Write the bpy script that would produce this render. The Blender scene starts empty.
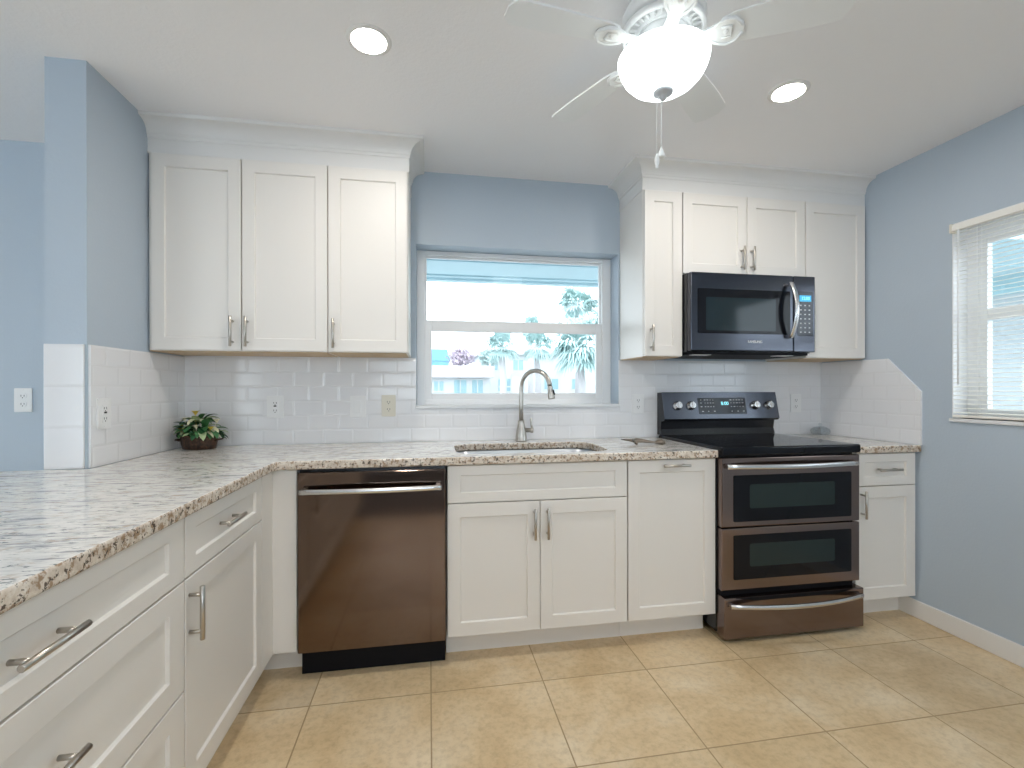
import bpy, bmesh, math, random
from mathutils import Vector, Matrix
PI = math.pi
S = bpy.context.scene
COL = S.collection

# ------------------------------------------------------------------ camera
cd = bpy.data.cameras.new('camera'); cam = bpy.data.objects.new('camera', cd); COL.objects.link(cam)
F, YAW, PITCH, ROLL = 475.954, 0.1721, -0.0016, -0.0012
cd.sensor_fit = 'HORIZONTAL'; cd.sensor_width = 36.0
cd.lens = 36.0 * F / 1024.0
cd.shift_y = 5.83 / 1024.0
cd.clip_start = 0.02; cd.clip_end = 400
_f = Vector((math.sin(YAW), math.cos(YAW), 0)); _r = Vector((math.cos(YAW), -math.sin(YAW), 0)); _u = Vector((0, 0, 1))
_f2 = _f * math.cos(PITCH) + _u * math.sin(PITCH); _u2 = _u * math.cos(PITCH) - _f * math.sin(PITCH)
_r3 = _r * math.cos(ROLL) + _u2 * math.sin(ROLL); _u3 = _u2 * math.cos(ROLL) - _r * math.sin(ROLL)
M4 = Matrix((_r3, _u3, -_f2)).transposed().to_4x4(); M4.translation = (1.2522, -2.7186, 1.2012)
cam.matrix_world = M4
S.camera = cam

# ------------------------------------------------------------------ sky, exposure, light levels
wd = bpy.data.worlds.new('sky'); S.world = wd; wd.use_nodes = True
bg = wd.node_tree.nodes['Background']
bg.inputs['Color'].default_value = (0.87, 0.935, 1.0, 1)
bg.inputs['Strength'].default_value = 3.2
S.view_settings.view_transform = 'Standard'; S.view_settings.look = 'None'
S.view_settings.exposure = 0.66; S.view_settings.gamma = 1.0
S.view_settings.use_curve_mapping = False
CAN_STRENGTH = 150.0       # recessed lamps
BOWL_STRENGTH = 2.0        # fan light
S.cycles.max_bounces = 10; S.cycles.diffuse_bounces = 6; S.cycles.glossy_bounces = 5
S.cycles.transmission_bounces = 8; S.cycles.transparent_max_bounces = 12
S.cycles.sample_clamp_indirect = 6.0
S.cycles.caustics_reflective = False; S.cycles.caustics_refractive = False

# ------------------------------------------------------------------ materials
def lin(r, g, b):
    c = lambda v: (v / 255 / 12.92) if v / 255 <= 0.04045 else ((v / 255 + 0.055) / 1.055) ** 2.4
    return (c(r), c(g), c(b), 1)
def mat(name, col, rough=0.5, metal=0.0, coat=0.0, spec=0.5, emit=None, es=0.0, alpha=None):
    m = bpy.data.materials.new(name); m.use_nodes = True
    b = m.node_tree.nodes['Principled BSDF']
    b.inputs['Base Color'].default_value = col if len(col) == 4 else (*col, 1)
    b.inputs['Roughness'].default_value = rough; b.inputs['Metallic'].default_value = metal
    b.inputs['Coat Weight'].default_value = coat; b.inputs['Specular IOR Level'].default_value = spec
    if emit:
        b.inputs['Emission Color'].default_value = (*emit, 1); b.inputs['Emission Strength'].default_value = es
    return m
def nt(m): return m.node_tree.nodes, m.node_tree.links, m.node_tree.nodes['Principled BSDF']
def node(ns, t, **kw):
    n = ns.new(t)
    for k, v in kw.items(): setattr(n, k, v)
    return n
def ramp(ns, stops):
    n = ns.new('ShaderNodeValToRGB'); e = n.color_ramp.elements
    e[0].position, e[0].color = stops[0]; e[1].position, e[1].color = stops[-1]
    for p, c in stops[1:-1]:
        x = e.new(p); x.color = c
    return n
def noise(ns, ls, vec, scale, detail=4, rough=0.5, dist=0.0):
    n = ns.new('ShaderNodeTexNoise'); n.inputs['Scale'].default_value = scale; n.inputs['Detail'].default_value = detail
    n.inputs['Roughness'].default_value = rough; n.inputs['Distortion'].default_value = dist
    if vec: ls.new(vec, n.inputs['Vector'])
    return n
def bump(ns, ls, b, h, strength, dist):
    n = ns.new('ShaderNodeBump'); n.inputs['Strength'].default_value = strength; n.inputs['Distance'].default_value = dist
    ls.new(h, n.inputs['Height']); ls.new(n.outputs[0], b.inputs['Normal']); return n
def mixc(ns, ls, fac, a, c):
    n = ns.new('ShaderNodeMix'); n.data_type = 'RGBA'
    if isinstance(fac, float): n.inputs[0].default_value = fac
    else: ls.new(fac, n.inputs[0])
    for i, v in ((6, a), (7, c)):
        if isinstance(v, tuple): n.inputs[i].default_value = v
        else: ls.new(v, n.inputs[i])
    return n.outputs[2]

def plaster(name, col, sc=60, st=0.12, rough=0.6):
    m = mat(name, col, rough); ns, ls, b = nt(m)
    g = ns.new('ShaderNodeNewGeometry')
    n = noise(ns, ls, g.outputs['Position'], sc, 4, 0.6)
    bump(ns, ls, b, n.outputs[0], st, 0.01)
    return m
M_wall = plaster('wall paint', (0.445, 0.515, 0.59, 1), 90, 0.10, 0.5)
M_ceil = plaster('ceiling paint', (0.86, 0.855, 0.865, 1), 70, 0.15, 0.8)
M_cab = mat('cabinet paint', (0.775, 0.745, 0.705, 1), 0.42)
M_trim = mat('white trim', (0.76, 0.75, 0.735, 1), 0.45)
M_vinyl = mat('white vinyl', (0.82, 0.82, 0.82, 1), 0.35)
M_wood = mat('raw birch', (0.55, 0.40, 0.24, 1), 0.55)
M_nickel = mat('brushed nickel', (0.50, 0.465, 0.42, 1), 0.30, 1.0)
M_steel = mat('steel', (0.70, 0.70, 0.71, 1), 0.25, 1.0)
M_sink = mat('sink steel', (0.55, 0.58, 0.62, 1), 0.3, 1.0)
M_black = mat('black enamel', (0.012, 0.013, 0.017, 1), 0.25)
M_dark = mat('black parts and shade', (0.008, 0.008, 0.010, 1), 0.6, 0, 0, 0.12)  # near black for dark parts, also shade painted into the drawer front and gap
M_glassblk = mat('black glass', (0.006, 0.007, 0.010, 1), 0.05, 0, 0, 0.22)
M_panel = mat('control glass', (0.012, 0.018, 0.03, 1), 0.12)
M_mesh = mat('oven screen', (0.022, 0.034, 0.034, 1), 0.12, 0, 0, 0.22)
M_mwscreen = mat('microwave screen', (0.010, 0.020, 0.026, 1), 0.08, 0, 0, 0.4)
M_plate = mat('white plate', (0.80, 0.80, 0.80, 1), 0.35)
M_beige = mat('almond plate', (0.72, 0.68, 0.58, 1), 0.4)
M_hole = mat('slot black', (0.03, 0.03, 0.03, 1), 0.6)
M_fan = mat('fan white', (0.82, 0.83, 0.83, 1), 0.4)
M_glyph = mat('printed marks', (0.55, 0.57, 0.60, 1), 0.5)
M_led = mat('cyan display', (0.02, 0.3, 0.5, 1), 0.3, emit=(0.05, 0.45, 0.85), es=0.4)
M_digit = mat('display digits', (0.2, 0.8, 0.9, 1), 0.3, emit=(0.35, 0.9, 1.0), es=0.7)
M_can = mat('lamp lens', (0.9, 0.9, 0.9, 1), 0.5, emit=(1.0, 0.945, 0.875), es=CAN_STRENGTH)
M_bowl = mat('lit frosted glass', (0.9, 0.92, 0.92, 1), 0.3, emit=(0.93, 1.0, 0.99), es=BOWL_STRENGTH)
M_blind = mat('blind slat', (0.86, 0.84, 0.79, 1), 0.45)
M_marble = mat('sill stone', (0.72, 0.73, 0.74, 1), 0.3)

def black_stainless(name, col, rough):
    m = mat(name, col, rough, 1.0); ns, ls, b = nt(m)
    g = ns.new('ShaderNodeNewGeometry'); mp = node(ns, 'ShaderNodeMapping'); mp.inputs['Scale'].default_value = (3, 3, 420)
    ls.new(g.outputs['Position'], mp.inputs[0])
    n = noise(ns, ls, mp.outputs[0], 1.0, 2)
    r = node(ns, 'ShaderNodeMapRange'); r.inputs['To Min'].default_value = rough * 0.75; r.inputs['To Max'].default_value = rough * 1.3
    ls.new(n.outputs[0], r.inputs[0]); ls.new(r.outputs[0], b.inputs['Roughness'])
    return m
M_bss = black_stainless('black stainless', (0.165, 0.118, 0.094, 1), 0.095)
M_bss2 = black_stainless('black stainless oven', (0.235, 0.18, 0.165, 1), 0.17)
M_mwd = black_stainless('dark blue grey steel', (0.085, 0.09, 0.108, 1), 0.20)
M_mw = black_stainless('black stainless microwave', (0.13, 0.14, 0.17, 1), 0.20)

def glass(name, tint, gloss=0.25):
    m = bpy.data.materials.new(name); m.use_nodes = True; ns, ls = m.node_tree.nodes, m.node_tree.links
    ns.remove(ns['Principled BSDF']); out = ns['Material Output']
    t = ns.new('ShaderNodeBsdfTransparent'); t.inputs[0].default_value = (*tint, 1)
    gl = ns.new('ShaderNodeBsdfGlossy'); gl.inputs['Roughness'].default_value = 0.02
    lw = ns.new('ShaderNodeLayerWeight'); lw.inputs[0].default_value = 0.35; fr = ns.new('ShaderNodeMapRange'); fr.inputs['To Min'].default_value = 0.015; fr.inputs['To Max'].default_value = gloss; ls.new(lw.outputs['Facing'], fr.inputs[0])
    mx = ns.new('ShaderNodeMixShader'); ls.new(fr.outputs[0], mx.inputs[0]); ls.new(t.outputs[0], mx.inputs[1]); ls.new(gl.outputs[0], mx.inputs[2])
    ls.new(mx.outputs[0], out.inputs[0]); return m
M_glass = glass('window glass', (0.95, 0.985, 1.0))
M_clear = glass('clear glass', (0.92, 0.94, 0.95), 0.5)

def floor_mat():
    m = mat('floor tile', (0.6, 0.48, 0.33, 1), 0.33); ns, ls, b = nt(m)
    g = ns.new('ShaderNodeNewGeometry'); mp = ns.new('ShaderNodeMapping')
    T = 0.4542
    mp.inputs['Location'].default_value = (-0.8033 / T + 40, 0.8113 / T + 40, 0); mp.inputs['Scale'].default_value = (1 / T, 1 / T, 0)
    ls.new(g.outputs['Position'], mp.inputs[0])
    br = ns.new('ShaderNodeTexBrick'); br.offset = 0; br.squash = 1
    br.inputs['Scale'].default_value = 1; br.inputs['Brick Width'].default_value = 1; br.inputs['Row Height'].default_value = 1
    br.inputs['Mortar Size'].default_value = 0.0065; br.inputs['Mortar Smooth'].default_value = 0.3
    ls.new(mp.outputs[0], br.inputs[0])
    n1 = noise(ns, ls, g.outputs['Position'], 3.2, 6, 0.62, 0.4)
    n2 = noise(ns, ls, g.outputs['Position'], 38, 5, 0.7)
    r1 = ramp(ns, [(0.32, (0.60, 0.435, 0.24, 1)), (0.5, (0.70, 0.54, 0.33, 1)), (0.68, (0.77, 0.64, 0.45, 1))]); ls.new(n1.outputs[0], r1.inputs[0])
    r2 = ramp(ns, [(0.30, (0.80, 0.78, 0.74, 1)), (0.55, (1, 1, 1, 1))]); ls.new(n2.outputs[0], r2.inputs[0])
    mul = ns.new('ShaderNodeMix'); mul.data_type = 'RGBA'; mul.blend_type = 'MULTIPLY'; mul.inputs[0].default_value = 1
    ls.new(r1.outputs[0], mul.inputs[6]); ls.new(r2.outputs[0], mul.inputs[7])
    # each tile a little lighter or darker
    fl = node(ns, 'ShaderNodeVectorMath', operation='FLOOR'); ls.new(mp.outputs[0], fl.inputs[0])
    wn = ns.new('ShaderNodeTexWhiteNoise'); ls.new(fl.outputs[0], wn.inputs[0])
    rv = ramp(ns, [(0, (0.92, 0.92, 0.92, 1)), (1, (1.06, 1.06, 1.06, 1))]); ls.new(wn.outputs['Value'], rv.inputs[0])
    mu2 = ns.new('ShaderNodeMix'); mu2.data_type = 'RGBA'; mu2.blend_type = 'MULTIPLY'; mu2.inputs[0].default_value = 1
    ls.new(mul.outputs[2], mu2.inputs[6]); ls.new(rv.outputs[0], mu2.inputs[7])
    c = mixc(ns, ls, br.outputs['Fac'], mu2.outputs[2], (0.42, 0.30, 0.17, 1)); ls.new(c, b.inputs['Base Color'])
    inv = node(ns, 'ShaderNodeMath', operation='SUBTRACT'); inv.inputs[0].default_value = 1; ls.new(br.outputs['Fac'], inv.inputs[1])
    bump(ns, ls, b, inv.outputs[0], 0.5, 0.004)
    rr = ramp(ns, [(0, (0.30, 0.30, 0.30, 1)), (1, (0.8, 0.8, 0.8, 1))]); ls.new(br.outputs['Fac'], rr.inputs[0]); ls.new(rr.outputs[0], b.inputs['Roughness'])
    return m
M_floor = floor_mat()

def subway(name, axis, bw=0.1536, bh=0.0768, off=0.5, u0=0.0, v0=0.908):
    m = mat(name, (0.82, 0.82, 0.83, 1), 0.12); ns, ls, b = nt(m)
    g = ns.new('ShaderNodeNewGeometry'); sp = ns.new('ShaderNodeSeparateXYZ'); ls.new(g.outputs['Position'], sp.inputs[0])
    cb = ns.new('ShaderNodeCombineXYZ')
    def lincomb(sock, o, tgt):
        a = node(ns, 'ShaderNodeMath', operation='ADD'); ls.new(sock, a.inputs[0]); a.inputs[1].default_value = o; ls.new(a.outputs[0], tgt)
    lincomb(sp.outputs[axis], -u0 + bw * 40, cb.inputs[0]); lincomb(sp.outputs['Z'], -v0 + bh * 20, cb.inputs[1])
    def brick(ms, sm):
        br = ns.new('ShaderNodeTexBrick'); br.offset = off; br.squash = 1
        br.inputs['Scale'].default_value = 1; br.inputs['Brick Width'].default_value = bw; br.inputs['Row Height'].default_value = bh
        br.inputs['Mortar Size'].default_value = ms; br.inputs['Mortar Smooth'].default_value = sm
        ls.new(cb.outputs[0], br.inputs[0]); return br
    b1 = brick(0.0011, 0.1); b2 = brick(0.010, 1.0)
    c = mixc(ns, ls, b1.outputs['Fac'], (0.785, 0.785, 0.80, 1), (0.735, 0.735, 0.74, 1)); ls.new(c, b.inputs['Base Color'])
    inv = node(ns, 'ShaderNodeMath', operation='SUBTRACT'); inv.inputs[0].default_value = 1; ls.new(b2.outputs['Fac'], inv.inputs[1])
    bump(ns, ls, b, inv.outputs[0], 0.35, 0.003)
    return m
M_tileY = subway('subway tile back', 'X'); M_tileX = subway('subway tile side', 'Y')
M_tileEnd = subway('large wall tile', 'X', 0.30, 0.1525, 0, -0.22)

def granite(name, edge):
    m = mat(name, (0.8, 0.78, 0.74, 1), 0.10 if not edge else 0.25); ns, ls, b = nt(m)
    g = ns.new('ShaderNodeNewGeometry')
    def mapped(sc, rot=0.0):
        mp = ns.new('ShaderNodeMapping'); mp.inputs['Scale'].default_value = sc; mp.inputs['Rotation'].default_value = (0, 0, rot)
        ls.new(g.outputs['Position'], mp.inputs[0]); return mp.outputs[0]
    def layer(c, vec, scale, det, lo, hi, col, fac, rough=0.7):
        n = noise(ns, ls, vec, scale, det, rough, 0.3); r = ramp(ns, [(lo, (0, 0, 0, 1)), (hi, (fac, fac, fac, 1))]); ls.new(n.outputs[0], r.inputs[0])
        return mixc(ns, ls, r.outputs[0], c, col)
    base = noise(ns, ls, mapped((9.0, 26.0, 26.0), 0.12), 1.6, 6, 0.65, 0.4)
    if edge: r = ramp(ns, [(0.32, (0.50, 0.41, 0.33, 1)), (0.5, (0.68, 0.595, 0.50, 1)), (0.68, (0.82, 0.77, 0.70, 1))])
    else: r = ramp(ns, [(0.30, (0.55, 0.54, 0.53, 1)), (0.46, (0.78, 0.76, 0.72, 1)), (0.64, (0.87, 0.84, 0.79, 1))])
    ls.new(base.outputs[0], r.inputs[0]); c = r.outputs[0]
    if edge:
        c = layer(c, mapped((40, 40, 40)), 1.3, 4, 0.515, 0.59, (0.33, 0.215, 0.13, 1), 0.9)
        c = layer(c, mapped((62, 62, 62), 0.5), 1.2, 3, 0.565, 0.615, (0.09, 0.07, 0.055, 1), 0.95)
    else:
        c = layer(c, mapped((1.6, 4.2, 4.2), 0.12), 1.6, 4, 0.60, 0.74, (0.50, 0.50, 0.55, 1), 0.8, 0.6)
        c = layer(c, mapped((4.5, 34.0, 34.0), 0.10), 1.7, 8, 0.535, 0.62, (0.24, 0.24, 0.27, 1), 0.78)
        c = layer(c, mapped((16, 30, 30)), 1.5, 5, 0.55, 0.66, (0.46, 0.33, 0.20, 1), 0.6)
        c = layer(c, mapped((18, 66, 60), 0.10), 1.3, 4, 0.585, 0.63, (0.05, 0.085, 0.09, 1), 0.9)
    ls.new(c, b.inputs['Base Color'])
    return m
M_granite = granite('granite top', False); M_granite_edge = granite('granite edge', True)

# ------------------------------------------------------------------ mesh helpers
def add_box(bm, x0, x1, y0, y1, z0, z1, bev=0.0, seg=2):
    t = bmesh.new()
    bmesh.ops.create_cube(t, size=1)
    for v in t.verts:
        v.co = Vector(((x0 + x1) / 2 + v.co.x * (x1 - x0), (y0 + y1) / 2 + v.co.y * (y1 - y0), (z0 + z1) / 2 + v.co.z * (z1 - z0)))
    if bev > 0: bmesh.ops.bevel(t, geom=t.edges[:], offset=bev, segments=seg, affect='EDGES', profile=0.5)
    merge(bm, t)
def merge(bm, t, M=None):
    if M is not None: bmesh.ops.transform(t, matrix=M, verts=t.verts)
    vs = [bm.verts.new(v.co) for v in t.verts]; t.verts.index_update()
    for f in t.faces:
        try: nf = bm.faces.new([vs[v.index] for v in f.verts]); nf.material_index = f.material_index; nf.smooth = f.smooth
        except ValueError: pass
    t.free()
def add_tube(bm, pts, rad, n=10, caps=True):
    pts = [Vector(p) for p in pts]; rads = rad if isinstance(rad, (list, tuple)) else [rad] * len(pts)
    rings = []; up = None
    for i, p in enumerate(pts):
        d = (pts[min(i + 1, len(pts) - 1)] - pts[max(i - 1, 0)]).normalized()
        if up is None:
            up = Vector((0, 0, 1)) if abs(d.z) < 0.9 else Vector((1, 0, 0))
        a = (up - d * up.dot(d)).normalized(); b = d.cross(a); up = a
        rings.append([bm.verts.new(p + (a * math.cos(2 * PI * k / n) + b * math.sin(2 * PI * k / n)) * rads[i]) for k in range(n)])
    for r0, r1 in zip(rings, rings[1:]):
        for k in range(n):
            f = bm.faces.new((r0[k], r0[(k + 1) % n], r1[(k + 1) % n], r1[k])); f.smooth = True
    if caps: bm.faces.new(rings[0][::-1]); bm.faces.new(rings[-1])
def add_lathe(bm, prof, c=(0, 0, 0), n=32, axis='Z', caps=True, sx=1.0, sy=1.0):
    c = Vector(c); rings = []
    for r, h in prof:
        ring = []
        for k in range(n):
            a = 2 * PI * k / n; x, y = r * math.cos(a) * sx, r * math.sin(a) * sy
            p = {'Z': (x, y, h), 'Y': (x, h, y), 'X': (h, x, y)}[axis]
            ring.append(bm.verts.new(c + Vector(p)))
        rings.append(ring)
    for r0, r1 in zip(rings, rings[1:]):
        for k in range(n):
            f = bm.faces.new((r0[k], r0[(k + 1) % n], r1[(k + 1) % n], r1[k])); f.smooth = True
    if caps: bm.faces.new(rings[0][::-1]); bm.faces.new(rings[-1])
def add_prism(bm, poly, mapf, d0, d1, bev=0.0):
    """extrude polygon (u,v) from depth d0 to d1; mapf(u,v,d)->xyz"""
    t = bmesh.new()
    a = [t.verts.new(mapf(u, v, d0)) for u, v in poly]; b = [t.verts.new(mapf(u, v, d1)) for u, v in poly]
    n = len(poly); t.faces.new(a[::-1]); t.faces.new(b)
    for k in range(n): t.faces.new((a[k], a[(k + 1) % n], b[(k + 1) % n], b[k]))
    if bev: bmesh.ops.bevel(t, geom=t.edges[:], offset=bev, segments=2, affect='EDGES', profile=0.5)
    merge(bm, t)
def rrect(x0, x1, y0, y1, r, n=6):
    out = []
    for cx, cy, a0 in ((x1 - r, y1 - r, 0), (x0 + r, y1 - r, 90), (x0 + r, y0 + r, 180), (x1 - r, y0 + r, 270)):
        for k in range(n + 1):
            a = math.radians(a0 + 90 * k / n); out.append((cx + r * math.cos(a), cy + r * math.sin(a)))
    return out
ORG = {}
def obj(name, bm, mats, parent=None, base=None, smooth=None):
    """link bm (built in world coordinates) as ONE mesh object, under parent"""
    bmesh.ops.recalc_face_normals(bm, faces=bm.faces[:])
    if parent is None:
        if base is None:
            xs = [v.co for v in bm.verts]
            base = Vector(((min(v.x for v in xs) + max(v.x for v in xs)) / 2, (min(v.y for v in xs) + max(v.y for v in xs)) / 2, min(v.z for v in xs)))
        org = Vector(base)
    else: org = ORG[parent.name]
    bmesh.ops.translate(bm, verts=bm.verts[:], vec=-org)
    me = bpy.data.meshes.new(name); bm.to_mesh(me); bm.free()
    for m in (mats if isinstance(mats, (list, tuple)) else [mats]): me.materials.append(m)
    o = bpy.data.objects.new(name, me); COL.objects.link(o)
    if parent is None: o.location = org
    else: o.parent = parent
    ORG[o.name] = org
    if smooth:
        me.shade_smooth() if hasattr(me, 'shade_smooth') else None
    return o
def tag(o, label, cat, group=None, kind=None):
    o['label'] = label; o['category'] = cat
    if group: o['group'] = group
    if kind: o['kind'] = kind
    return o
def thing(name, label, cat, loc, group=None, kind=None):
    o = bpy.data.objects.new(name, None); o.empty_display_size = 0.1; COL.objects.link(o); o.location = loc
    ORG[o.name] = Vector(loc); return tag(o, label, cat, group, kind)
def B(): return bmesh.new()
def box(x0, x1, y0, y1, z0, z1, bev=0.0, seg=2):
    bm = B(); add_box(bm, x0, x1, y0, y1, z0, z1, bev, seg); return bm
def text_mesh(s, size, M, depth=0.0006):
    cu = bpy.data.curves.new('t', 'FONT'); cu.body = s; cu.size = size; cu.align_x = 'CENTER'; cu.align_y = 'CENTER'; cu.extrude = depth
    o = bpy.data.objects.new('t', cu); COL.objects.link(o)
    me = o.to_mesh(); bm = B(); bm.from_mesh(me); o.to_mesh_clear()
    bpy.data.objects.remove(o); bpy.data.curves.remove(cu)
    bmesh.ops.transform(bm, matrix=M, verts=bm.verts[:]); return bm

# ------------------------------------------------------------------ the room
XR, ZC, XW, YB = 3.775, 2.422, -4.4, -5.8       # right wall, ceiling, far side room, wall behind the camera
SX0, SX1, SYE = -0.135, 0.0, -0.706             # stub wall
obj_floor = tag(obj('floor', box(XW, XR, -3.2, 0, -0.08, 0), M_floor), 'tan square ceramic tile floor with brown grout', 'floor', kind='structure')
M_carpet = plaster('added carpet', (0.17, 0.165, 0.17, 1), 300, 0.3, 0.95)
tag(obj('added_carpet', box(XW, XR, YB, -3.2, -0.08, 0), M_carpet), 'unseen dark carpet added behind the kitchen to darken appliance reflections', 'floor', kind='structure')  # unseen floor, added so the dishwasher reflects something darker and greyer
tag(obj('ceiling', box(XW, XR, YB, 0, ZC, ZC + 0.1), M_ceil), 'flat off white painted ceiling over the kitchen', 'ceiling', kind='structure')
WX0, WX1, WZ0, WZ1 = 1.18, 2.376, 1.105, 2.014   # kitchen window opening
bm = B()
add_box(bm, XW, WX0, 0, 0.2, -0.08, ZC + 0.1); add_box(bm, WX1, XR + 0.2, 0, 0.2, -0.08, ZC + 0.1)
add_box(bm, WX0, WX1, 0, 0.2, -0.08, WZ0); add_box(bm, WX0, WX1, 0, 0.2, WZ1, ZC + 0.1)
tag(obj('wall_back', bm, M_wall), 'blue grey painted wall around the window over the sink', 'wall', kind='structure')
RY0, RY1, RZ0, RZ1 = -1.95, -0.79, 1.057, 2.006  # side window opening (Y)
bm = B()
add_box(bm, XR, XR + 0.2, RY1, 0, -0.08, ZC + 0.1); add_box(bm, XR, XR + 0.2, YB, RY0, -0.08, ZC + 0.1)
add_box(bm, XR, XR + 0.2, RY0, RY1, -0.08, RZ0); add_box(bm, XR, XR + 0.2, RY0, RY1, RZ1, ZC + 0.1)
tag(obj('wall_right', bm, M_wall), 'blue grey painted wall holding the window with blinds', 'wall', kind='structure')
bm = B()
add_box(bm, SX0, SX1, SYE, 0, 0, ZC)
tag(obj('wall_stub', bm, M_wall), 'short blue grey wall standing at the end of the upper cabinets', 'wall', kind='structure')
tag(obj('wall_pony', box(SX0, SX1, -3.3, SYE, 0, 0.871), M_wall), 'low blue grey wall carrying the peninsula countertop', 'wall', kind='structure')
# walls of the room behind the camera, with daylight openings
bm = B()
add_box(bm, XW, -3.4, YB - 0.2, YB, -0.08, ZC + 0.1); add_box(bm, -1.5, 0.3, YB - 0.2, YB, -0.08, ZC + 0.1); add_box(bm, 3.3, XR + 0.2, YB - 0.2, YB, -0.08, ZC + 0.1)
add_box(bm, -3.4, -1.5, YB - 0.2, YB, 2.1, ZC + 0.1); add_box(bm, 0.3, 3.3, YB - 0.2, YB, 2.1, ZC + 0.1); add_box(bm, 0.3, 3.3, YB - 0.2, YB, -0.08, 0.85)
tag(obj('wall_rear', bm, M_wall), 'blue grey wall with a sliding door opening behind the kitchen', 'wall', kind='structure')
bm = B()
add_box(bm, XW - 0.2, XW, -0.5, 0.2, -0.08, ZC + 0.1); add_box(bm, XW - 0.2, XW, YB - 0.2, -3.6, -0.08, ZC + 0.1)
add_box(bm, XW - 0.2, XW, -3.6, -0.5, 2.1, ZC + 0.1); add_box(bm, XW - 0.2, XW, -3.6, -0.5, -0.08, 0.35)
tag(obj('wall_left', bm, M_wall), 'blue grey wall with a wide window across the adjoining room', 'wall', kind='structure')
def sliding(name, lab, a, b, z0, z1, mapf, kind):
    t = thing(name, lab, kind, mapf((a + b) / 2, 0.1, z0), kind='structure')
    bm = B()
    def bx(u0, u1, d0, d1, w0, w1):
        p, q = mapf(u0, d0, w0), mapf(u1, d1, w1)
        add_box(bm, min(p[0], q[0]), max(p[0], q[0]), min(p[1], q[1]), max(p[1], q[1]), w0, w1, 0.003)
    bx(a, a + .05, .06, .14, z0, z1); bx(b - .05, b, .06, .14, z0, z1); bx(a + .05, b - .05, .062, .138, z1 - .05, z1); bx(a + .05, b - .05, .062, .138, z0, z0 + .05)
    m = (a + b) / 2; bx(m - .03, m + .03, .07, .13, z0, z1)
    obj('frame', bm, M_vinyl, t)
    bm = B(); bx(a + .05, b - .05, .098, .102, z0 + .05, z1 - .05); obj('pane', bm, M_glass, t)
sliding('fill_window', 'unseen wide window added for fill light straight behind the kitchen', 0.3, 3.3, 0.85, 2.1, lambda u, d, w: (u, YB - d, w), 'window')  # out of view, added and sized to throw fill light on the fronts
sliding('fill_door', 'unseen sliding glass door added for daylight fill from the rear', -3.4, -1.5, 0.0, 2.1, lambda u, d, w: (u, YB - d, w), 'door')  # added out of view as a daylight source, width set by its effect
sliding('window_3', 'wide white framed window of the adjoining room', -3.6, -0.5, 0.35, 2.1, lambda u, d, w: (XW - d, u, w), 'window')

# baseboards
def baseboard(name, lab, x0, x1, y0, y1):
    tag(obj(name, box(x0, x1, y0, y1, 0, 0.092, 0.004), M_trim), lab, 'baseboard', kind='structure')
baseboard('baseboard_right', 'white baseboard along the wall beside the range end cabinet', XR - 0.013, XR, YB, -0.0)
baseboard('baseboard_left', 'white baseboard along the wall of the adjoining room', XW, SX0, -0.013, 0.0)

# backsplash
bm = B(); add_box(bm, 0.0, WX0, -0.008, 0, 0.908, 1.375); add_box(bm, WX0, WX1, -0.008, 0, 0.908, WZ0 - 0.013); add_box(bm, WX1, XR, -0.008, 0, 0.908, 1.375)
tag(obj('trim_1', bm, M_tileY), 'white bevelled subway tile backsplash under the kitchen window', 'backsplash', kind='structure')
tag(obj('trim_2', box(0, 0.008, SYE + 0.006, -0.008, 0.908, 1.369), M_tileX), 'white bevelled subway tile on the short wall behind the plant', 'backsplash', kind='structure')
tag(obj('trim_3', box(SX0, SX1 - 0.007, SYE - 0.009, SYE, 0.908, 1.369, 0.002), M_tileEnd), 'three large white tiles on the end of the short wall', 'backsplash', kind='structure')
bm = B(); add_prism(bm, [(-0.008, 0.908), (-0.648, 0.908), (-0.648, 1.186), (-0.465, 1.368), (-0.008, 1.368)], lambda u, v, d: (d, u, v), XR - 0.008, XR)
tag(obj('trim_4', bm, M_tileX), 'white subway tile with a clipped corner beside the range', 'backsplash', kind='structure')

# crown moulding: cove swept along mitred paths
def crown(name, lab, path):
    prof = [(0.0, 2.272), (0.0035, 2.272), (0.0035, 2.338), (0.007, 2.340), (0.009, 2.352)]
    for k in range(9):
        a = PI / 2 * k / 8; prof.append((0.012 + 0.056 * (1 - math.cos(a)), 2.354 + 0.052 * math.sin(a)))
    prof += [(0.074, 2.408), (0.076, 2.4215), (0.0, 2.4215)]
    path = [Vector((*p, 0)) for p in path]; segs = [(path[i + 1] - path[i]).normalized() for i in range(len(path) - 1)]
    nrm = lambda d: Vector((d.y, -d.x, 0))
    bm = B(); rings = []
    for i, p in enumerate(path):
        if i == 0: o = nrm(segs[0])
        elif i == len(path) - 1: o = nrm(segs[-1])
        else:
            a, b = nrm(segs[i - 1]), nrm(segs[i]); o = (a + b) / (1 + a.dot(b))
        rings.append([bm.verts.new(p + o * u + Vector((0, 0, z))) for u, z in prof])
    n = len(prof)
    for r0, r1 in zip(rings, rings[1:]):
        for k in range(n): bm.faces.new((r0[k], r0[(k + 1) % n], r1[(k + 1) % n], r1[k]))
    bm.faces.new(rings[0]); bm.faces.new(rings[-1][::-1])
    tag(obj(name, bm, M_trim), lab, 'crown molding', kind='structure')
crown('trim_5', 'white crown molding over the three door upper cabinets', [(0.0, -0.314), (1.152, -0.314), (1.152, 0.0)])
crown('trim_6', 'white crown molding over the cabinets around the microwave', [(2.386, 0.0), (2.386, -0.314), (XR, -0.314)])

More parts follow.
